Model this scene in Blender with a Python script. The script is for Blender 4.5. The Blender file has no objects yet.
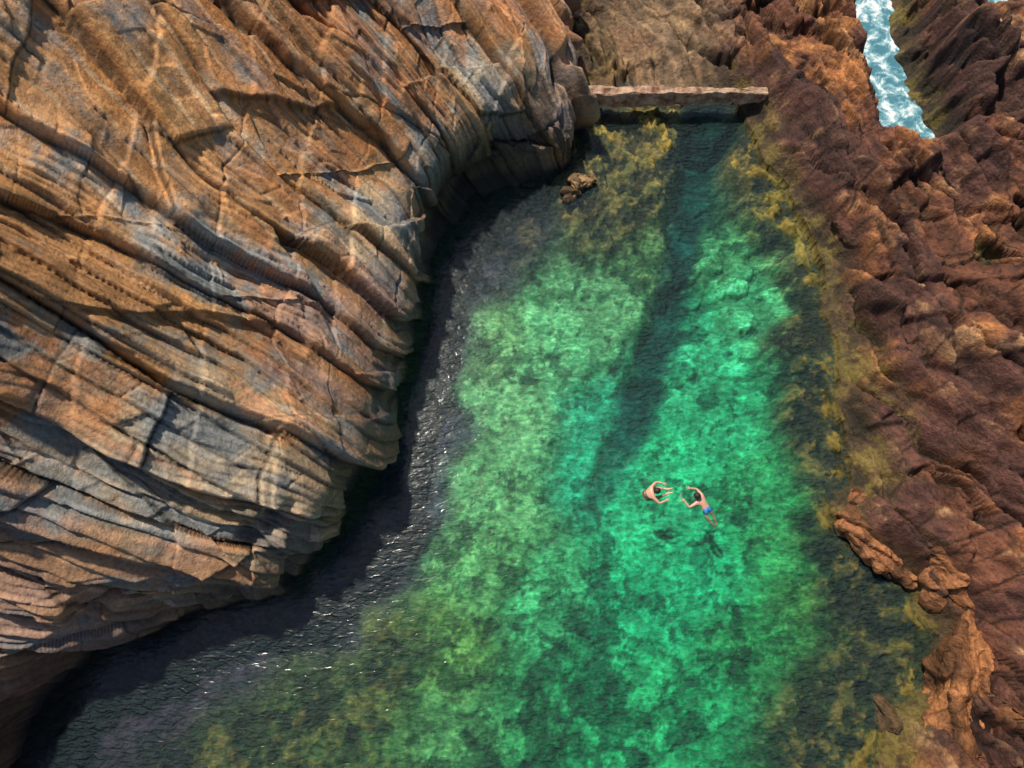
import bpy, bmesh, math, numpy as np
from mathutils import Vector
S=bpy.context.scene
H=28.0; TH=math.radians(20); F=26/36*1024
ct,st=math.cos(TH),math.sin(TH)
def W(u,v,z=0.0):
    x=(u-512)/F; y=(384-v)/F
    dy=y*ct+st; dz=y*st-ct
    t=(H-z)/(-dz)
    return np.array([x*t,dy*t])
# ---------------- noise -----------------
def hsh(*a):
    r=np.zeros(np.shape(a[0]),dtype=np.uint64)
    for i,k in enumerate(a):
        r=r^(np.asarray(k).astype(np.int64).astype(np.uint64)*np.uint64([0x9E3779B97F4A7C15,0xC2B2AE3D27D4EB4F,0x165667B19E3779F9,0xD6E8FEB86659FD93][i]))
        r=(r^(r>>np.uint64(31)))*np.uint64(0xBF58476D1CE4E5B9)
        r=r^(r>>np.uint64(29))
    r=(r*np.uint64(0x94D049BB133111EB)); r=r^(r>>np.uint64(32))
    return (r&np.uint64(0xFFFFFF)).astype(np.float64)/0xFFFFFF
def vn(x,y,z,seed=0):
    xi,yi,zi=np.floor(x),np.floor(y),np.floor(z)
    fx,fy,fz=x-xi,y-yi,z-zi
    fx=fx*fx*(3-2*fx);fy=fy*fy*(3-2*fy);fz=fz*fz*(3-2*fz)
    r=0
    for dx in(0,1):
        wx=fx if dx else 1-fx
        for dy in(0,1):
            wy=fy if dy else 1-fy
            for dz in(0,1):
                wz=fz if dz else 1-fz
                r=r+wx*wy*wz*hsh(xi+dx,yi+dy,zi+dz,np.full(np.shape(xi),seed))
    return r*2-1
def vn2(x,y,seed=0):
    xi,yi=np.floor(x),np.floor(y)
    fx,fy=x-xi,y-yi
    fx=fx*fx*(3-2*fx);fy=fy*fy*(3-2*fy)
    r=0
    for dx in(0,1):
        wx=fx if dx else 1-fx
        for dy in(0,1):
            wy=fy if dy else 1-fy
            r=r+wx*wy*hsh(xi+dx,yi+dy,np.full(np.shape(xi),seed))
    return r*2-1
def fbm(x,y,z,o=4,seed=0):
    r=0;a=1;n=0
    for i in range(o):
        r=r+a*vn(x*2**i+7.3*i,y*2**i+3.1*i,z*2**i+1.7*i,seed+i);n+=a;a*=.5
    return r/n
def fbm2(x,y,o=4,seed=0,pers=.5):
    r=0;a=1;n=0
    c,s_=math.cos(.6),math.sin(.6)
    for i in range(o):
        r=r+a*vn2(x+7.3*i,y+3.1*i,seed+i);n+=a;a*=pers
        x,y=(x*c-y*s_)*2.03,(x*s_+y*c)*2.03
    return r/n
def ss(a,b,x):
    t=np.clip((x-a)/(b-a),0,1);return t*t*(3-2*t)
def beds(s,t,P,amp,Q,seed,wob=.55,ob=1.6,tilt=1.0,ww=.12):
    x=s/P+wob*vn2(s/P*.45,t/(P*9),seed+2)+.05*vn2(s/P*1.3,t/(Q*.8),seed+3)
    k=np.floor(x);f=x-k
    sd_=np.full(k.shape,seed)
    hk=hsh(k,sd_)
    u=t/(Q*(.45+1.1*hk))+13*hk+(hsh(k,sd_+4)-.5)*ob*f
    j=np.floor(u);g=u-j
    hj=hsh(k,j,sd_+9);h2=hsh(k,j,sd_+10);h3=hsh(k,j,sd_+11)
    w=min(.4,ww/P)
    p=(1-f)*ss(0,w,f)
    gw=min(.4,.12/Q)
    win=ss(0,gw,g)*ss(0,gw,1-g)
    D=amp*((.15+1.05*hk)*p+tilt*(.8*(hj-.5)+1.0*(h2-.5)*(g-.5)+.8*(h3-.5)*(f-.5))*(.3+.7*win))
    edge=np.minimum(np.minimum(f,1-f)*P,np.minimum(g,1-g)*Q*(.45+1.1*hk))
    return D,hk,hj,f,edge
def mixc(c,d,m):
    m=np.clip(m,0,1)[...,None]; return c*(1-m)+np.asarray(d)*m
def grid_mesh(name,P,C,mask=None,smooth=False):
    n,m=P.shape[:2]
    idx=np.arange(n*m).reshape(n,m)
    q=np.stack([idx[:-1,:-1],idx[1:,:-1],idx[1:,1:],idx[:-1,1:]],-1).reshape(-1,4)
    if mask is not None:
        q=q[mask[:-1,:-1].ravel()]
    used=np.zeros(n*m,bool);used[q.ravel()]=True
    rem=np.cumsum(used)-1
    q=rem[q]; V=P.reshape(-1,3)[used]
    me=bpy.data.meshes.new(name)
    me.vertices.add(len(V));me.vertices.foreach_set('co',V.astype(np.float32).ravel())
    me.loops.add(q.size);me.loops.foreach_set('vertex_index',q.astype(np.int32).ravel())
    me.polygons.add(len(q));me.polygons.foreach_set('loop_start',np.arange(0,q.size,4,dtype=np.int32))
    me.polygons.foreach_set('loop_total',np.full(len(q),4,dtype=np.int32))
    me.polygons.foreach_set('use_smooth',np.full(len(q),smooth))
    me.update();me.validate()
    if C is not None:
        c=np.ones((len(V),4),np.float32);c[:,:3]=np.clip(C.reshape(-1,3)[used],0,1)
        at=me.color_attributes.new('Col','FLOAT_COLOR','POINT');at.data.foreach_set('color',c.ravel())
    o=bpy.data.objects.new(name,me);S.collection.objects.link(o);return o
# ---------------- materials -------------------
def mat(name):
    m=bpy.data.materials.new(name);m.use_nodes=True
    nt=m.node_tree;b=nt.nodes['Principled BSDF'];return m,nt,b
def N(nt,t): return nt.nodes.new(t)
def rock_mat(name,bump=.6,rough=.8,spec=.3,nscale=6.0,lo=.6,hi=1.35):
    m,nt,b=mat(name);L=nt.links
    a=N(nt,'ShaderNodeAttribute');a.attribute_name='Col'
    tc=N(nt,'ShaderNodeTexCoord')
    n1=N(nt,'ShaderNodeTexNoise');n1.inputs['Scale'].default_value=nscale;n1.inputs['Detail'].default_value=5;n1.inputs['Roughness'].default_value=.7
    L.new(tc.outputs['Object'],n1.inputs['Vector'])
    mr=N(nt,'ShaderNodeMapRange');mr.inputs['From Min'].default_value=.3;mr.inputs['From Max'].default_value=.7;mr.inputs['To Min'].default_value=lo;mr.inputs['To Max'].default_value=hi
    L.new(n1.outputs['Fac'],mr.inputs['Value'])
    mx=N(nt,'ShaderNodeVectorMath');mx.operation='SCALE'
    L.new(a.outputs['Color'],mx.inputs[0]);L.new(mr.outputs[0],mx.inputs['Scale'])
    L.new(mx.outputs[0],b.inputs['Base Color'])
    bp=N(nt,'ShaderNodeBump');bp.inputs['Strength'].default_value=bump;bp.inputs['Distance'].default_value=.14
    L.new(n1.outputs['Fac'],bp.inputs['Height']);L.new(bp.outputs[0],b.inputs['Normal'])
    b.inputs['Roughness'].default_value=rough;b.inputs['Specular IOR Level'].default_value=spec
    return m
M_cliff=rock_mat('cliff_rock',.65,.6,.4,7.0,.66,1.34)
M_shelf=rock_mat('shelf_rock',.9,.55,.4,7.0,.5,1.5)
M_bed=rock_mat('pool_floor',.5,.9,.1,6.5,.62,1.38)
# ---------------- cliff -------------------
ea=np.array([.66,.751]);ea/=np.linalg.norm(ea);ei=np.array([-ea[1],ea[0]])
shore_px=[(-260,1000),(-60,850),(20,755),(50,705),(100,655),(190,618),(292,595),(325,550),(372,472),(396,410),(412,370),(430,312),(446,262),(480,232),(535,192),(570,172),(578,120),(568,60),(560,0),(570,-60),(540,-160),(580,-300)]
sh=np.array([W(*p) for p in shore_px])
sa=sh@ea;sq=sh@ei
o_=np.argsort(sa);sa=sa[o_];sq=sq[o_]
A=np.arange(-27,34,.044)
prof=np.array([(-.3,-3.5),(.15,-.3),(.2,.8),(.0,2.2),(.35,3.6),(1.4,4.7),(3,5.9),(6,8.3),(10,11.6),(16,16.3),(24,21),(36,25),(60,28)])
arc=np.r_[0,np.cumsum(np.hypot(*np.diff(prof,axis=0).T))]
B=np.r_[np.arange(0,25,.045),np.arange(25,arc[-1],.4)]
pd=np.interp(B,arc,prof[:,0]);ph=np.interp(B,arc,prof[:,1])
k5=np.ones(9)/9
pd[20:-20]=np.convolve(pd,k5,'same')[20:-20];ph[20:-20]=np.convolve(ph,k5,'same')[20:-20]
AA,BB=np.meshgrid(A,B,indexing='ij')
q0=np.interp(A,sa,sq)
q0s=np.convolve(np.pad(q0,80,'edge'),np.ones(161)/161,'valid')
bl=ss(.5,9,ph)[None,:]
Q=q0[:,None]*(1-bl)+q0s[:,None]*bl
hs=np.interp(A,[-30,-14,-4,4,10,14,18,22,36],[1.15,1.1,1.02,.9,.85,.85,.75,.7,.75])
PH=np.where(ph[None,:]>0,ph[None,:]*hs[:,None],ph[None,:])
Q=Q+pd[None,:]
X=AA*ea[0]+Q*ei[0];Y=AA*ea[1]+Q*ei[1];Z=PH+0*X
un=fbm(X/6,Y/6,Z/6,3,11)
P=np.stack([X,Y,Z],-1)
def normals(P):
    da=np.gradient(P,axis=0);db=np.gradient(P,axis=1)
    n=np.cross(da,db);n/=np.linalg.norm(n,axis=-1,keepdims=True)+1e-9;return n
n0=normals(P)
if n0[500,200,2]<0:n0=-n0
nf=np.array([.5,-.43,.75])
Nb=np.array([.622,.78,.036])+.3*nf;Nb/=np.linalg.norm(Nb)
T=np.array([.8,-.6,-.80]);T/=np.linalg.norm(T)
wz=1.1*fbm(X/9,Y/9,Z/9,2,21)+.09*fbm(X/1.8,Y/1.8,Z/1.8,4,23)
s0=P@Nb;t0=P@T
s=s0+wz+.012*t0*(s0-12); t=t0+.5*fbm(X/3,Y/3,Z/3,4,25)
D1,h1,j1,f1,e1=beds(s,t,1.55,.80,4.6,1,.6,2.0,.95,.12)
D2,h2,j2,f2,e2=beds(s+.06*t,t-.3*s,.52,.36,2.4,2,.6,1.4,.9,.10)
D3,h3,j3,f3,e3=beds(s-.03*t,t+.4*s,.19,.15,1.8,3,.6,.8,.5,.07)
s4=P@(T*.8+Nb*.6)+.6*fbm(X/2,Y/2,Z/2,4,44)
D4,h4,j4,f4,e4=beds(s4,s,2.3,.20,2.5,4)
rgh=.2+.8*ss(-.2,.25,fbm(X/2.5,Y/2.5,Z/2.5,3,31))
D=D1+D2*(.4+.6*rgh)+D3*rgh+D4*.7+.9*un+.12*fbm(X/.9,Y/.9,Z/.9,5,33)-.55
cav=ss(.3,.6,fbm(X/2.6,Y/2.6,Z/1.3,2,51));D-=.6*cav*ss(.2,1,Z)*(1-ss(3.5,6.5,Z))
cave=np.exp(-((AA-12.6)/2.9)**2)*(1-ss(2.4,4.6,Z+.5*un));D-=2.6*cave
ed=ss(-.5,1.2,Z)
P=P+n0*(D*(.3+.7*ed))[...,None]
grey=np.array([.30,.305,.285]);tan=np.array([.46,.33,.19]);org=np.array([.55,.25,.075]);pur=np.array([.13,.068,.052]);cream=np.array([.66,.51,.32]);rust=np.array([.31,.11,.038])
big=fbm(X/5,Y/5,Z/5,4,61);med=fbm(X/1.3,Y/1.3,Z/1.3,5,63);fin=fbm(X/.35,Y/.35,Z/.35,4,65)
# streaks elongated along the bedding
lam=fbm2(s/.16,t/2.6,4,301);lam2=fbm2(s/.5,t/5,3,305)
C=np.zeros(P.shape)+grey
C=mixc(C,tan,ss(.25,.75,h2*.35+j2*.3+.45*med+.35*lam2+.12))
C=mixc(C,cream,ss(.2,.6,med*.5+fin*.3+.3*(j1-.4)+.4*lam)*.65)
Ax=AA
zone=ss(9.5,18,BB+4*big+.25*Ax)
C=mixc(C,org,ss(.25,.75,zone*.62+.45*med+.3*(h1-.3)+.25*fin+.4*lam2)*.85)
C=mixc(C,org*1.1,(ss(.80,.99,f1)+ss(.85,1,1-f1)*.6)*ss(-.2,.4,med+.4*fin)*.85)
C=mixc(C,cream,ss(.75,1,1-f2)*.6*ss(-.2,.2,med+.3*fin))
C=mixc(C,rust,ss(.05,.40,big+.4*(j2-.5)+.25*fin+.3*lam)*.6)
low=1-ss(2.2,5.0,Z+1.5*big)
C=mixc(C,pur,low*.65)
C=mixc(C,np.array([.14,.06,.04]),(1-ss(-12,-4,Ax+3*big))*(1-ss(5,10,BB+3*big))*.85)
C=mixc(C,np.array([.02,.016,.012]),np.clip(cave*1.4,0,1)*.93)  # shade under the cave overhang painted in as near-black
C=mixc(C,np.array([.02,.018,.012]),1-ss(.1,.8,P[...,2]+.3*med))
C=mixc(C,np.array([.10,.085,.025]),(ss(.3,.7,P[...,2])*(1-ss(.7,1.3,P[...,2]+.4*med)))*.5)
C*=(.76+.42*h3)[...,None]*(.76+.42*j2)[...,None]*(.88+.24*j4)[...,None]*(1+.3*fin)[...,None]*(1+.35*lam)[...,None]
ck=ss(-.3,.2,vn(X/1.5,Y/1.5,Z/1.5,88))
dk=(1-ss(0,.07,e1))*.85+(1-ss(0,.05,e2))*.7*ck+(1-ss(0,.04,e4))*.3*(1-ck)+(1-ss(0,.035,np.minimum(f3,1-f3)*.19))*.5*rgh
C*=(1-.88*np.clip(dk,0,1))[...,None]
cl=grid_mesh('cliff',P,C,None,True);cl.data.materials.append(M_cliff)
# ---------------- terrain -----------------
gx=np.arange(-24,36,.065);gy=np.arange(-14,42,.065)
X,Y=np.meshgrid(gx,gy,indexing='ij')
wx=X+.55*fbm2(X/1.5,Y/1.5,5,71);wy=Y+.55*fbm2(X/1.5,Y/1.5,5,75)
def sdf(px,x,y,world=False,closed=True):
    p=np.array([W(*k) for k in px]) if not world else np.array(px)
    d=np.full(x.shape,1e9);ins=np.zeros(x.shape,bool)
    for i in range(len(p) if closed else len(p)-1):
        a=p[i];b=p[(i+1)%len(p)];e=b-a
        tt=np.clip(((x-a[0])*e[0]+(y-a[1])*e[1])/(e@e),0,1)
        d=np.minimum(d,(x-a[0]-tt*e[0])**2+(y-a[1]-tt*e[1])**2)
        if closed:
            c=((a[1]>y)!=(b[1]>y))
            xx=(b[0]-a[0])*(y-a[1])/(b[1]-a[1]+1e-12)+a[0]
            ins^=c&(x<xx)
    return np.where(ins,1,-1)*np.sqrt(d) if closed else np.sqrt(d)
left=[tuple(W(*p)+ei*3.0) for p in [(-260,1000),(-60,850),(30,745),(105,645),(200,608),(300,590),(322,545),(392,410),(430,312),(452,262)]]
left+= [tuple(W(450,190)+ei*1.5),tuple(W(530,160)),tuple(W(575,150)),tuple(W(583,118)),tuple(W(600,106))]
right=[tuple(W(*p)) for p in [(680,106),(690,98),(733,98),(742,120),(768,165),(795,215),(815,270),(828,330),(838,400),(850,450),(842,488),(822,505),(850,545),(905,590),(935,640),(925,690),(885,720),(868,768),(870,860),(900,1000)]]
poolpoly=left+right
sd=sdf(poolpoly,wx,wy,True)
sea=sdf([(850,-80),(888,-80),(890,20),(900,60),(934,145),(914,158),(878,142),(868,95),(864,50),(850,0)],wx+.5*fbm2(X/.9,Y/.9,4,5),wy)
sea2=sdf([(985,24),(1000,2),(1060,12),(1200,60),(1200,-200),(960,-200)],wx,wy)
sea=np.maximum(sea,sea2)
sea=np.maximum(sea,Y-38-2*fbm2(X/4,Y/4,3,5))
sea=np.maximum(sea,X-31-2*fbm2(X/4,Y/4,3,6))
def field(ctrl,x,y,sig=1.5):
    c=np.array(ctrl,float);num=0;den=1e-9
    for r in c:
        w=W(r[0],r[1]);g=r[2]
        d2=((x-w[0])**2+(y-w[1])**2)/(g*sig)**2
        k=1/(1+d2*d2)**1.5+1e-7
        num=num+k[...,None]*r[3:];den=den+k
    return num/den[...,None]
def s2l(r,g,b):
    return tuple(((c/255)/12.92 if c<=10 else ((c/255+.055)/1.055)**2.4) for c in (r,g,b))
pc=[(600,450,1.2,3.0,32,155,118),(600,400,1,2.8,38,155,120),(650,600,1.3,2.6,25,158,108),(720,560,1.3,2.6,28,165,112),(520,400,1.2,2.0,108,172,118),(500,330,1,1.6,110,162,105),(490,480,1.2,1.9,95,162,106),
(560,330,1.2,1.9,92,168,116),(600,280,1.2,1.6,95,156,108),(480,560,1.2,1.6,82,145,88),(450,650,1.2,1.4,78,125,62),(460,730,1.2,1.6,72,130,78),(300,715,1.6,.9,72,92,48),(240,760,1.4,.8,55,72,38),(390,650,1.,1.0,70,92,48),
(150,790,1.2,.8,45,42,42),(545,600,1.2,2.2,60,160,105),(600,680,1.4,2.6,28,138,88),(700,720,1.5,2.2,28,138,86),(520,720,1.3,2.0,42,130,78),(640,760,1.5,2.4,32,150,95),(640,820,2,2.4,30,145,90),(300,830,2,1,60,90,45),(860,860,2,.6,50,60,30),
(712,140,.7,2.2,18,70,56),(705,175,.7,2.2,18,72,55),(695,210,.8,2.2,26,95,78),(735,235,.9,1.5,72,152,100),(760,290,.9,1.6,68,165,114),(700,290,.7,2.6,32,128,94),(672,330,.6,2.6,22,100,84),(655,380,.6,2.8,20,104,90),(640,420,.5,2.8,22,115,92),(700,360,1.2,2.2,52,172,122),(740,400,1.2,2.2,40,162,112),(700,450,1.2,2.8,34,168,115),(680,500,1.2,3.0,38,170,118),(770,480,1.,1.6,42,142,86),(785,560,1.,1.4,46,132,72),(770,640,1.1,1.8,34,118,64),(810,610,.8,1.2,52,108,52),
(640,140,1.0,.35,130,112,60),(640,185,1.0,.4,122,112,62),(600,235,.8,.7,85,90,56),(660,250,.8,1.3,95,142,88),(590,200,.6,.4,105,90,50),
(778,215,.8,.45,98,90,45),(750,160,.6,.4,98,84,45),(815,270,.8,.5,80,74,38),(812,320,.8,.5,72,66,34),(812,400,.9,.5,62,58,30),(825,460,.9,.5,58,52,28),(843,530,.9,.5,52,46,26),(860,590,.9,.5,56,54,28),(880,650,1,.6,62,64,32),(835,700,1.2,.8,50,60,30),(830,760,1.2,.7,42,48,26),(900,690,.7,.5,56,56,30),
(470,262,.9,1.2,50,50,66),(520,225,.9,1.0,44,44,56),(450,330,.9,1.6,46,48,66),(432,420,.9,1.8,48,46,70),(412,490,.9,1.8,48,44,70),(375,560,.9,1.7,50,42,68),(325,620,.9,1.6,50,42,66),(240,660,1,1.6,52,42,64),(150,700,1,1.6,50,40,58),(80,770,1,1.6,44,36,50),(0,820,1,1.2,40,32,42),(715,115,.6,1.2,25,30,32)]  # purple-dark points: cliff's shadow and reflection band painted into the bed colour
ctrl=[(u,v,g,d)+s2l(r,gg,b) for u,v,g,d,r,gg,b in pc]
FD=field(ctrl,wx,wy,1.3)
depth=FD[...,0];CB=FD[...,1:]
chan=sdf([(712,120),(704,180),(690,235),(665,330),(645,400),(612,470),(570,540)],X+.4*fbm2(X/1.5,Y/1.5,4,171),Y,False,False)
chw=np.interp(Y,[W(560,540)[1],W(640,400)[1],W(704,180)[1]],[.45,.95,.8])
chm=(1-ss(chw*.5,chw*1.3,chan))*np.interp(Y,[W(560,560)[1],W(604,470)[1],W(640,400)[1]],[0,.6,1])
depth=depth+.35*chm
lc=[(800,60,1.5,1.5),(830,150,1.3,1.6),(870,200,1.3,1.8),(780,130,1,.9),(880,250,1,1.6),(950,60,1.5,2.2),(1000,150,2,2.4),(960,250,1.5,1.4),(1000,330,2,2.2),(880,330,1.3,.5),(870,420,1.2,.4),(930,420,1.3,1.3),(1000,480,2,2.2),(880,480,1,.5),(960,560,1.5,1.6),(1020,620,2,2.4),(950,640,1,1.0),(900,740,1,.9),(1000,740,2,1.8),(650,40,1.3,.5),(620,20,1,.4),(700,50,1,.5),(735,40,.7,1.2),(620,70,1,.4),(1080,400,3,3),(1100,800,3,3),(700,-60,2,1.2),(800,-80,2,2),(1000,-50,2,2),(575,185,.6,.35)]
lh=field(lc,wx,wy,1.5)[...,0]
rot=ss(17,24,X+.3*(Y-10))
s=X*(.88-.2*rot)+Y*(.47+.2*rot)+1.2*fbm2(X/7,Y/7,3,81)+.2*fbm2(X/1.2,Y/1.2,4,83);t=-X*.47+Y*.88+.6*fbm2(X/2,Y/2,4,84)
D1,h1,j1,f1,e1=beds(-s,t,2.2,1.0,4.0,11)
D2,h2,j2,f2,e2=beds(-s+.12*t,t,.8,.46,2.0,12)
D3,h3,j3,f3,e3=beds(-s-.1*t,t+.3*s,.27,.15,1.3,13,.5,.6,.6)
D4,h4,j4,f4,e4=beds(t*.8+s*.6,s,1.8,.42,2.4,14)
n1=fbm2(X/3,Y/3,4,91);n2=fbm2(X/.7,Y/.7,5,93,.6);n3=fbm2(X/.25,Y/.25,3,95,.65);n4=fbm2(X/1.6,Y/1.6,4,97)
flatz=np.exp(-(((X-W(655,45)[0])/3.2)**2+((Y-W(655,45)[1])/5)**2)**2)
amp=1-.55*flatz
rock=(D1+D2*(1-.5*flatz)+D3*(1-flatz)+.8*D4-.5+.7*n1+.22*n2+.06*n3+.4*flatz*(n4+n2))*amp
ridge=.8*(1-np.abs(fbm2(s/1.4,t/6,3,99))*2.2)*(1-flatz)
land=lh*ss(0,1.8,-sd)+.10+(rock+ridge*.6*amp)*(.3+.7*ss(0,2.0,-sd))
cre=ss(.0,.07,np.abs(fbm2(s/1.8,t/8,4,101)));land-=.9*(1-cre)*ss(.3,1.5,-sd)*amp
land=np.where(sd<-.5,np.maximum(land,-.02),land)
land=np.where(Y>26,np.maximum(land,.1),land)
pool=-depth*ss(0,1.2,sd)*1.0-.03
shal=1-ss(.6,1.5,depth)
pool=pool+(.22*n4+.13*n2+.04*n3)*ss(0,.8,sd)+shal*.6*(D2+2*D3+.6*n2)*ss(0,.5,sd)
Z=np.where(sd>0,pool,land)
Z=np.where(sea>-1.2,Z*ss(.15,1.2,-sea)+(-1.3)*ss(-.15,.4,sea),Z)
# pool colours
dz_=field([(560,680,.8,1),(595,650,.6,1),(520,720,.8,.9),(545,610,.6,.6),(665,590,.6,.7),(700,660,.8,.6),(640,700,.8,.6),(480,760,.8,.7),(740,720,1,.5),(640,500,1,-.2),(700,500,1,-.3),(520,400,1.5,-.2),(740,380,1.5,-.2),(740,600,1,-.1),(600,560,1,0),(450,600,1.5,.1),(600,320,1.5,-.1),(580,760,.8,.6),(650,180,1,0)],X,Y,1.5)[...,0]
pn=fbm2(X/.95,Y/.95,6,111,.55)+.2*fbm2(X/3,Y/3,2,113)+.22*dz_
dark=ss(.20,.26,pn)
sp=fbm2(X/.42,Y/.42,4,131,.65);dsp=ss(.22,.29,sp+.12*n4+.12*dz_)
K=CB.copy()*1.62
darkc=K*np.array([.18,.28,.30])
K=K*(1-(dark*.8)[...,None])+darkc*(dark*.8)[...,None]
K*=(1-.55*dsp)[...,None]
teal=np.array(s2l(8,66,62));K=mixc(K,teal,chm*.88)
br=ss(-.15,.5,n2+.3*n4);K*=(.8+.4*br)[...,None]
K*=(1+.55*n3)[...,None]*(1+.3*sp)[...,None]
def cells(x,y,seed):
    xi,yi=np.floor(x),np.floor(y);d1=np.full(x.shape,9.);idh=np.zeros(x.shape)
    for a in(-1,0,1):
        for b in(-1,0,1):
            cx,cy=xi+a,yi+b;sd_=np.full(x.shape,seed)
            px=cx+.15+.7*hsh(cx,cy,sd_);py=cy+.15+.7*hsh(cx,cy,sd_+1)
            d=np.hypot(x-px,y-py);h=hsh(cx,cy,sd_+2)
            m=d<d1;idh=np.where(m,h,idh);d1=np.where(m,d,d1)
    return d1,idh
cd,ch=cells(X/1.2+.35*n2,Y/1.2+.35*n4,7)
rk=1-ss(.34,.50,cd)
rz=field([(730,230,1.2,1),(760,290,1.2,1),(700,350,1,.7),(760,350,1,.8),(560,680,2,.5),(600,560,2,.2),(500,400,2,.25),(600,300,2,.4),(700,450,1.5,.1),(770,600,1.5,.4),(640,760,2,.5),(640,200,1,0)],X,Y,1.5)[...,0]
K*=(1+(.55*rk*(ch>.35)-.28*(1-rk))*rz)[...,None]
Z=np.where(sd>0,Z+.28*rk*rz*ss(.5,1.5,sd),Z)
ax=X*.96-Y*.22;K*=(1+.22*fbm2(ax/.5,(X*.22+Y*.96)/3,3,117))[...,None]
mot=shal*ss(.0,.2,n2+.4*n3);K=mixc(K,np.array([.25,.18,.045]),mot*.6)
K=mixc(K,np.array([.014,.013,.007]),shal*ss(.03,.22,-n2+.5*n3)*.8)
# land colours
rb=np.array([.165,.060,.030]);ro=np.array([.41,.165,.05]);rp=np.array([.10,.040,.028]);rt=np.array([.50,.28,.13])
G=np.zeros(X.shape+(3,))+rb
G=mixc(G,ro,ss(.35,.8,.45*h2+.3*j2+.9*n1+.10*ss(14,20,X)+.4*n2)*.85)
G=mixc(G,rp,ss(.35,.7,h1*.5+.7*n4+.2))
G=mixc(G,rt,ss(.65,.95,j3*.5+j2*.4+.4*n2)*.55)
G=mixc(G,np.array([.38,.25,.14]),flatz*.75)
G=mixc(G,np.array([.18,.08,.04]),flatz*ss(.0,.35,n4+.4*n2)*.7)
G*=(.65+.6*h3)[...,None];G*=(1+.6*n2)[...,None]*(1+.5*n3)[...,None]
dk=(1-ss(0,.10,e1))*.9+(1-ss(0,.07,e2))*.7+(1-ss(0,.07,e4))*.5
G*=(1-.88*np.clip(dk,0,1)*(1-.4*flatz))[...,None];G*=(.2+.8*cre)[...,None]
alg=(1-ss(.3,1.5,Z+.5*n4))*(1-flatz*.8)
G=mixc(G,np.array([.070,.048,.018])*(.6+.9*h3[...,None]),alg*.78)
G=mixc(G,np.array([.20,.155,.028]),alg*ss(.02,.2,n2+.4*n3)*.6)
G=mixc(G,np.array([.012,.011,.006]),alg*ss(.05,.25,-n2+.5*n3)*.7)
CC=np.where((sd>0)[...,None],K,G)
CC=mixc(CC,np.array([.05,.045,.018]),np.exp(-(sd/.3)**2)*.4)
PT=np.stack([X,Y,Z],-1)
PT[...,0]+=-.15*np.where(sd<0,(D1+D2)*ss(.2,1,-sd),0)
mp_=(sd>0)
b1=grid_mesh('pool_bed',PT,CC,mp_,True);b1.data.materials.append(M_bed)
b2=grid_mesh('rock_shelf',PT,CC,~mp_,True);b2.data.materials.append(M_shelf)
# ---------------- water ------------------
def water_mat(name,tA,tB,ior=1.33,rip=4.0,bs=.5):
    m=bpy.data.materials.new(name);m.use_nodes=True;nt=m.node_tree;nt.nodes.clear();L=nt.links
    out=N(nt,'ShaderNodeOutputMaterial');mix=N(nt,'ShaderNodeMixShader');tr=N(nt,'ShaderNodeBsdfTransparent');gl=N(nt,'ShaderNodeBsdfGlossy');fr=N(nt,'ShaderNodeFresnel')
    df=N(nt,'ShaderNodeBsdfDiffuse');mix2=N(nt,'ShaderNodeMixShader')
    tc=N(nt,'ShaderNodeTexCoord');mp=N(nt,'ShaderNodeMapping');mp.inputs['Scale'].default_value=(1,2.3,1);mp.inputs['Rotation'].default_value=(0,0,.3)
    L.new(tc.outputs['Object'],mp.inputs['Vector'])
    n=N(nt,'ShaderNodeTexNoise');n.inputs['Scale'].default_value=rip;n.inputs['Detail'].default_value=2;n.inputs['Distortion'].default_value=.8
    L.new(mp.outputs[0],n.inputs['Vector'])
    bp=N(nt,'ShaderNodeBump');bp.inputs['Strength'].default_value=bs;bp.inputs['Distance'].default_value=.05;L.new(n.outputs['Fac'],bp.inputs['Height'])
    bp2=N(nt,'ShaderNodeBump');bp2.inputs['Strength'].default_value=1.0;bp2.inputs['Distance'].default_value=.8;L.new(n.outputs['Fac'],bp2.inputs['Height'])
    L.new(bp.outputs[0],gl.inputs['Normal']);L.new(bp.outputs[0],fr.inputs['Normal']);L.new(bp2.outputs[0],df.inputs['Normal'])
    df.inputs['Color'].default_value=(.11,.19,.19,1);mix2.inputs[0].default_value=.15
    fr.inputs['IOR'].default_value=ior;gl.inputs['Roughness'].default_value=.18
    r=N(nt,'ShaderNodeValToRGB');r.color_ramp.elements[0].position=.43;r.color_ramp.elements[1].position=.55
    r.color_ramp.elements[0].color=(*tA,1);r.color_ramp.elements[1].color=(*tB,1)
    L.new(n.outputs['Fac'],r.inputs[0]);L.new(r.outputs[0],tr.inputs['Color'])  # ripple streaks in the tint stand in for light focused by waves
    L.new(tr.outputs[0],mix2.inputs[1]);L.new(df.outputs[0],mix2.inputs[2])
    L.new(fr.outputs[0],mix.inputs[0]);L.new(mix2.outputs[0],mix.inputs[1]);L.new(gl.outputs[0],mix.inputs[2]);L.new(mix.outputs[0],out.inputs[0])
    return m
wxs=np.arange(-24,16.2,.08);wys=np.arange(-14,26,.08)
WX,WY=np.meshgrid(wxs,wys,indexing='ij')
WZ=.007*fbm2(WX/.5,WY/.3,3,201)+.007*fbm2(WX/1.5,WY/.9,2,203)
for c in [W(658,492),W(698,497)]:
    r=np.hypot(WX-c[0],WY-c[1]);WZ+=.014*np.sin(r*2*math.pi/.45)*np.exp(-r/2.0)
pw=grid_mesh('pool_water',np.stack([WX,WY,WZ],-1),None,None,True)
pw.data.materials.append(water_mat('water',(.54,.69,.68),(1,1,1),1.40,2.6,.36))
m,nt,b=mat('foamy_sea');L=nt.links
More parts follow.
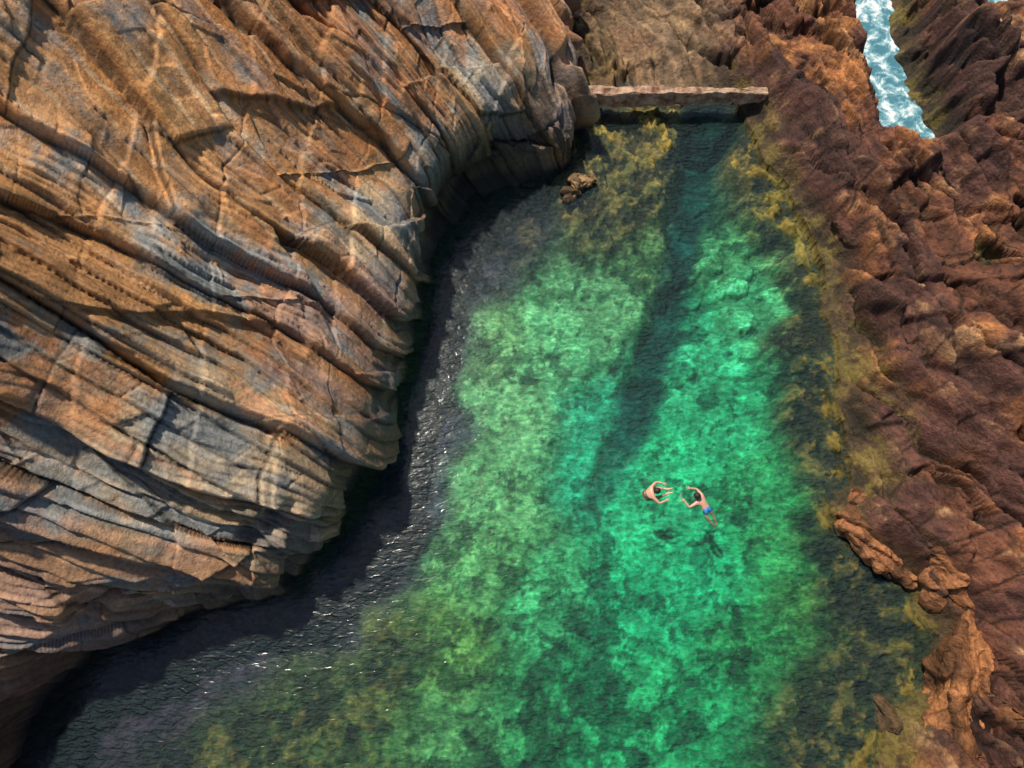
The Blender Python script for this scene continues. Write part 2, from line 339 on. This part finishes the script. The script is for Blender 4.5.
tc=N(nt,'ShaderNodeTexCoord');n=N(nt,'ShaderNodeTexNoise');n.inputs['Scale'].default_value=1.6;n.inputs['Detail'].default_value=9;n.inputs['Roughness'].default_value=.7;n.inputs['Distortion'].default_value=.4
L.new(tc.outputs['Object'],n.inputs['Vector'])
r=N(nt,'ShaderNodeValToRGB');r.color_ramp.elements[0].position=.43;r.color_ramp.elements[0].color=(.04,.17,.23,1);r.color_ramp.elements[1].position=.59;r.color_ramp.elements[1].color=(.72,.77,.77,1)
e=r.color_ramp.elements.new(.51);e.color=(.18,.38,.45,1)
L.new(n.outputs['Fac'],r.inputs[0]);L.new(r.outputs[0],b.inputs['Base Color']);b.inputs['Roughness'].default_value=.5
bp=N(nt,'ShaderNodeBump');bp.inputs['Strength'].default_value=.5;bp.inputs['Distance'].default_value=.15;L.new(n.outputs['Fac'],bp.inputs['Height']);L.new(bp.outputs[0],b.inputs['Normal'])
me=bpy.data.meshes.new('sea');z=-.12
vs=[(16.3,-600,z),(900,-600,z),(900,26.1,z),(16.3,26.1,z),(900,900,z),(-900,900,z),(-900,26.1,z)]
me.from_pydata(vs,[],[(0,1,2,3),(6,3,2,4,5)]);o=bpy.data.objects.new('sea',me);S.collection.objects.link(o);me.materials.append(m)
me=bpy.data.meshes.new('ground');me.from_pydata([(-900,-900,-6),(900,-900,-6),(900,900,-6),(-900,900,-6)],[],[(0,1,2,3)])
o=bpy.data.objects.new('ground',me);S.collection.objects.link(o)
mg,nt,b=mat('dark_ground');n=N(nt,'ShaderNodeTexNoise');n.inputs['Scale'].default_value=.5
r=N(nt,'ShaderNodeValToRGB');r.color_ramp.elements[0].color=(.03,.025,.02,1);r.color_ramp.elements[1].color=(.1,.07,.04,1);nt.links.new(n.outputs['Fac'],r.inputs[0]);nt.links.new(r.outputs[0],b.inputs['Base Color']);me.materials.append(mg)
# --------------- slab footbridge ------------
def slab(name,p0,p1,width,z0,z1,thick):
    a=np.array([*W(*p0,z0)]);b=np.array([*W(*p1,z1)])
    d=b-a;Lg=np.linalg.norm(d);d/=Lg;nn=np.array([-d[1],d[0]])
    bm=bmesh.new();nx=120
    ring=[]
    sec=[(-.5,-.5),(-.5,-.2),(-.52,.1),(-.5,.42),(-.42,.5),(-.2,.5),(0,.5),(.2,.5),(.42,.5),(.5,.42),(.5,0),(.5,-.5),(0,-.5)]
    rs=np.random.RandomState(4)
    for i in range(nx+1):
        f=i/nx;row=[]
        wd=width*(1+.22*math.sin(f*5.2+.5));c=a+d*Lg*f
        th=thick*(1+.12*math.sin(f*4+1))
        for (u,w) in sec:
            jx=float(vn2(np.array([f*22.]),np.array([u*3+w*5]),7)[0])*.08+rs.uniform(-.012,.012)
            jz=float(vn2(np.array([f*16.]),np.array([u*4+w*3+9]),8)[0])*.07+rs.uniform(-.01,.01)
            q=c+nn*(u*wd+(jx if u else 0))
            row.append(bm.verts.new((q[0],q[1],z0*(1-f)+z1*f-th/2+w*th+jz)))
        ring.append(row)
    k=len(sec)
    for i in range(nx):
        for j in range(k):
            bm.faces.new((ring[i][j],ring[i][(j+1)%k],ring[i+1][(j+1)%k],ring[i+1][j]))
    bm.faces.new(ring[0]);bm.faces.new(ring[-1][::-1])
    bmesh.ops.recalc_face_normals(bm,faces=bm.faces)
    me=bpy.data.meshes.new(name);bm.to_mesh(me);bm.free()
    o=bpy.data.objects.new(name,me);S.collection.objects.link(o);return o
sl=slab('concrete_footbridge',(572,90),(768,90),.42,1.35,1.35,.72)
mc,nt,b=mat('weathered_concrete');L=nt.links
tc=N(nt,'ShaderNodeTexCoord');n=N(nt,'ShaderNodeTexNoise');n.inputs['Scale'].default_value=2.5;n.inputs['Detail'].default_value=8;n.inputs['Roughness'].default_value=.7
L.new(tc.outputs['Object'],n.inputs['Vector']);r=N(nt,'ShaderNodeValToRGB');r.color_ramp.elements[0].position=.38;r.color_ramp.elements[0].color=(.16,.065,.035,1);r.color_ramp.elements[1].position=.62;r.color_ramp.elements[1].color=(.48,.33,.22,1)
L.new(n.outputs['Fac'],r.inputs[0]);L.new(r.outputs[0],b.inputs['Base Color']);b.inputs['Roughness'].default_value=.85
bp=N(nt,'ShaderNodeBump');bp.inputs['Strength'].default_value=.6;bp.inputs['Distance'].default_value=.05;L.new(n.outputs['Fac'],bp.inputs['Height']);L.new(bp.outputs[0],b.inputs['Normal'])
sl.data.materials.append(mc)
# --------------- boulders -----------------
def boulder(u,v,size,rotz,tilt,zc,seed,col):
    rs=np.random.RandomState(seed)
    bm=bmesh.new()
    for i in range(22):
        p=rs.normal(size=3);p/=np.linalg.norm(p);p=np.sign(p)*np.abs(p)**.6
        bm.verts.new(p*np.array(size)*.5*rs.uniform(.8,1.15))
    bmesh.ops.convex_hull(bm,input=bm.verts)
    bmesh.ops.delete(bm,geom=[x for x in bm.verts if not x.link_faces],context='VERTS')
    bmesh.ops.triangulate(bm,faces=bm.faces)
    for _ in range(6):
        es=[e for e in bm.edges if e.calc_length()>.1]
        if not es:break
        bmesh.ops.subdivide_edges(bm,edges=es,cuts=1)
        bmesh.ops.triangulate(bm,faces=bm.faces)
    me=bpy.data.meshes.new('boulder');bm.to_mesh(me);bm.free()
    n=len(me.vertices);co=np.empty(n*3,np.float32);me.vertices.foreach_get('co',co);co=co.reshape(-1,3).astype(float)
    nr=np.array([v.normal[:] for v in me.vertices])
    x,y,z=co.T
    D,hk,hj,f,e=beds(x+.3*z+.15*y+.25*fbm(x,y,z,3,seed),y,.6,.26,1.3,seed)
    fb=fbm(x/.6,y/.6,z/.6,5,seed+3);fl=fbm(x/1.4,y/1.4,z/1.4,3,seed+6)
    co=co+nr*(D+.28*fb+.45*fl)[:,None];me.vertices.foreach_set('co',co.astype(np.float32).ravel());me.update()
    c=np.ones((n,4),np.float32);cc=mixc(np.zeros((n,3))+col,np.array(col)*.35,ss(.2,.6,hk*.3+hj*.25+.9*fbm(x,y,z,4,seed+8)+.1))*(1+.6*fb)[:,None]*(1-.7*(1-ss(0,.06,e)))[:,None]
    c[:,:3]=np.clip(cc,0,1);at=me.color_attributes.new('Col','FLOAT_COLOR','POINT');at.data.foreach_set('color',c.ravel())
    me.materials.append(M_shelf)
    o=bpy.data.objects.new('boulder',me);S.collection.objects.link(o)
    w=W(u,v,zc);o.location=(w[0],w[1],zc);o.rotation_euler=(tilt[0],tilt[1],rotz)
boulder(957,690,(2.0,5.2,2.2),-.2,(.1,.25),.8,3,(.42,.17,.06))
boulder(905,738,(1.5,2.6,1.1),.4,(.0,.1),-.15,5,(.12,.07,.03))
boulder(905,548,(2.4,5.6,1.2),.95,(.1,.1),.15,8,(.34,.14,.055))
boulder(970,585,(2.6,5,1.9),.8,(.0,.2),.9,12,(.32,.13,.05))
boulder(1010,740,(2.5,4,2.4),-.5,(.1,-.2),1.2,15,(.18,.07,.045))
boulder(860,240,(1.6,3,1.6),.4,(.0,.1),.9,18,(.18,.07,.045))
boulder(584,182,(1.3,.8,.8),.4,(0,.1),.1,21,(.40,.24,.11))
boulder(570,196,(.8,.6,.5),1.4,(0,.1),.0,22,(.30,.18,.09))
# --------------- swimmers -----------------
def pm(name,c,r=.5):
    m,nt,b=mat(name);n=N(nt,'ShaderNodeTexNoise');n.inputs['Scale'].default_value=9
    rr=N(nt,'ShaderNodeValToRGB');rr.color_ramp.elements[0].color=(c[0]*.85,c[1]*.82,c[2]*.8,1);rr.color_ramp.elements[1].color=(min(1,c[0]*1.1),c[1]*1.08,c[2]*1.05,1)
    nt.links.new(n.outputs['Fac'],rr.inputs[0]);nt.links.new(rr.outputs[0],b.inputs['Base Color']);b.inputs['Roughness'].default_value=r;return m
M_skin=pm('skin',(.60,.33,.23),.4);M_hair=pm('dark_hair',(.02,.013,.01),.6);M_lip=pm('lips',(.4,.12,.1));M_eye=pm('eye_dark',(.02,.02,.02),.2)
def skin(name,verts,rad,edges,mat_,parent,root=0,sub=2):
    me=bpy.data.meshes.new(name);me.from_pydata([tuple(v) for v in verts],edges,[])
    o=bpy.data.objects.new(name,me);S.collection.objects.link(o);o.parent=parent
    md=o.modifiers.new('Skin','SKIN');md.use_smooth_shade=True
    sv=me.skin_vertices[0].data if me.skin_vertices else None
    if sv is None:
        bm=bmesh.new();bm.from_mesh(me);bm.verts.layers.skin.verify();bm.to_mesh(me);bm.free();sv=me.skin_vertices[0].data
    for i,r in enumerate(rad):
        sv[i].radius=(r,r) if not isinstance(r,tuple) else r
        sv[i].use_root=(i==root)
    sb=o.modifiers.new('Sub','SUBSURF');sb.levels=sub;sb.render_levels=sub
    me.materials.append(mat_);return o
def person(px,z,J,shorts_mat,face):
    E=bpy.data.objects.new('swimmer',None);S.collection.objects.link(E)
    w=W(px[0],px[1],z);E.location=(w[0],w[1],z);E.scale=(1.04,1.04,1.04)
    J={k:np.array(v,float) for k,v in J.items()}
    names=['pel','wai','che','nec','hb','s1','e1','w1','s2','e2','w2','h1','k1','a1','t1','h2','k2','a2','t2']
    J['hb']=J['nec']*.4+np.array([0,0,-.03])
    V=[J[n] for n in names];R=[.125,.125,.15,.06,.05,.075,.05,.034,.075,.05,.034,.095,.065,.045,.03,.095,.065,.045,.03]
    ix={n:i for i,n in enumerate(names)}
    Ed=[(ix[a],ix[b]) for a,b in [('pel','wai'),('wai','che'),('che','nec'),('nec','hb'),('che','s1'),('s1','e1'),('e1','w1'),('che','s2'),('s2','e2'),('e2','w2'),('pel','h1'),('h1','k1'),('k1','a1'),('a1','t1'),('pel','h2'),('h2','k2'),('k2','a2'),('a2','t2')]]
    skin('body',V,R,Ed,M_skin,E)
    sv=[J['wai']*.4+J['pel']*.6,J['pel'],J['h1'],J['h1']*.35+J['k1']*.65,J['h2'],J['h2']*.35+J['k2']*.65]
    skin('shorts',sv,[.145,.16,.13,.12,.13,.12],[(0,1),(1,2),(2,3),(1,4),(4,5)],shorts_mat,E,1)
    for n,(ee,ww) in enumerate((('e1','w1'),('e2','w2'))):
        d=J[ww]-J[ee];d/=np.linalg.norm(d);up=np.array([0,0,1.]);sd_=np.cross(d,up);sd_/=np.linalg.norm(sd_)
        sg=1 if n==0 else -1
        pal=[J[ww]-d*.01,J[ww]+d*.05,J[ww]+d*.09]
        skin('hand_palm',pal,[(.03,.022),(.042,.018),(.04,.016)],[(0,1),(1,2)],M_skin,E,0)
        for i,l in enumerate((.065,.078,.072,.055)):
            o_=sd_*sg*(.033-.022*i);b0=J[ww]+d*.075+o_;b1=b0+d*l*.55+o_*.15-up*.006;b2=b1+d*l*.5-up*.018
            skin('finger',[b0,b1,b2],[.0105,.009,.0075],[(0,1),(1,2)],M_skin,E,0,1)
        b0=J[ww]+d*.03+sd_*sg*.025;b1=b0+d*.03+sd_*sg*.03;b2=b1+d*.035+sd_*sg*.012-up*.01
        skin('thumb',[b0,b1,b2],[.013,.011,.009],[(0,1),(1,2)],M_skin,E,0,1)
    f=np.array(face,float);f/=np.linalg.norm(f);zz=np.array([0,0,1.]);r_=np.cross(f,zz);r_/=np.linalg.norm(r_);u_=np.cross(r_,f)
    def blob(name,c,sz,m,seg=20,fn=None):
        bm=bmesh.new();bmesh.ops.create_uvsphere(bm,u_segments=seg,v_segments=seg//2+4,radius=1)
        for v in bm.verts:
            q=Vector((v.co.x*sz[0],v.co.y*sz[1],v.co.z*sz[2]))
            if fn:q=fn(q)
            q=np.array(c)+np.array(q)
            v.co=Vector(r_*q[0]+f*q[1]+u_*q[2])
        for fc in bm.faces:fc.smooth=True
        me=bpy.data.meshes.new(name);bm.to_mesh(me);bm.free();me.materials.append(m)
        o=bpy.data.objects.new(name,me);S.collection.objects.link(o);o.parent=E
    def jaw(q):
        k=max(0,-q.z)/.12;q.x*=1-.3*k;q.y=q.y*(1-.15*k)+.015*k;return q
    blob('head',(0,0,.02),(.076,.095,.118),M_skin,24,jaw)
    def hf(q):
        q=q*(1+.05*math.sin(q.x*90)*math.sin(q.y*80));
        if q.y>.07 and q.z<.03:q.y=.07
        if q.z<-.08:q.z=-.08
        return q
    blob('hair',(0,-.014,.05),(.118,.138,.13),M_hair,28,hf)
    blob('nose',(0,.1,.0),(.014,.022,.024),M_skin,10)
    for sgn in(-1,1):
        blob('ear',(sgn*.08,-.005,.005),(.012,.022,.034),M_skin,10)
        blob('eye',(sgn*.03,.086,.02),(.013,.008,.007),M_eye,10)
    blob('mouth',(0,.09,-.045),(.025,.008,.007),M_lip,10)
person((657,491),.2,dict(nec=(-.10,-.02,-.14),che=(-.20,-.03,-.22),wai=(-.34,-.05,-.30),pel=(-.38,-.06,-.44),s1=(-.17,.18,-.17),e1=(.04,.38,-.19),w1=(.27,.32,-.15),s2=(-.10,-.22,-.17),e2=(.1,-.42,-.19),w2=(.33,-.32,-.15),
 h1=(-.29,.05,-.48),k1=(.08,.20,-.34),a1=(.46,.10,-.20),t1=(.62,.14,-.14),h2=(-.27,-.15,-.48),k2=(.10,-.18,-.34),a2=(.46,-.03,-.22),t2=(.62,-.04,-.16)),pm('red_shorts',(.25,.05,.05)),(.9,0,-.25))
person((697,496),.2,dict(nec=(.08,-.07,-.14),che=(.18,-.15,-.20),wai=(.28,-.27,-.22),pel=(.35,-.39,-.25),s1=(.26,.03,-.16),e1=(.06,.30,-.19),w1=(-.18,.32,-.15),s2=(-.01,-.24,-.16),e2=(-.27,-.38,-.19),w2=(-.42,-.17,-.15),
 h1=(.43,-.36,-.26),k1=(.60,-.62,-.32),a1=(.74,-.90,-.48),t1=(.77,-1.02,-.52),h2=(.29,-.45,-.26),k2=(.39,-.78,-.32),a2=(.62,-.98,-.46),t2=(.70,-1.05,-.52)),pm('blue_shorts',(.03,.22,.62)),(-.8,.3,-.25))
# --------------- light / camera ---------------
sun_dir=Vector((-.29,.37,.88)).normalized()
l=bpy.data.lights.new('sun','SUN');l.energy=5.0;l.angle=math.radians(2.4);l.color=(1,.91,.77)
o=bpy.data.objects.new('sun',l);S.collection.objects.link(o);o.rotation_euler=sun_dir.to_track_quat('Z','Y').to_euler()
w=bpy.data.worlds.new('World');S.world=w;w.use_nodes=True;nt=w.node_tree;bg=nt.nodes['Background']
sk=nt.nodes.new('ShaderNodeTexSky');sk.sky_type='NISHITA';sk.sun_disc=False
sk.sun_elevation=math.asin(sun_dir.z);sk.sun_rotation=math.atan2(sun_dir.x,sun_dir.y)
nt.links.new(sk.outputs[0],bg.inputs[0]);bg.inputs[1].default_value=.10
c=bpy.data.cameras.new('camera');c.lens=26;c.sensor_width=36;c.clip_end=3000;c.clip_start=.1
o=bpy.data.objects.new('camera',c);S.collection.objects.link(o);o.location=(0,0,H);o.rotation_euler=(TH,0,0);S.camera=o
S.view_settings.view_transform='Standard';S.view_settings.look='None';S.view_settings.exposure=0
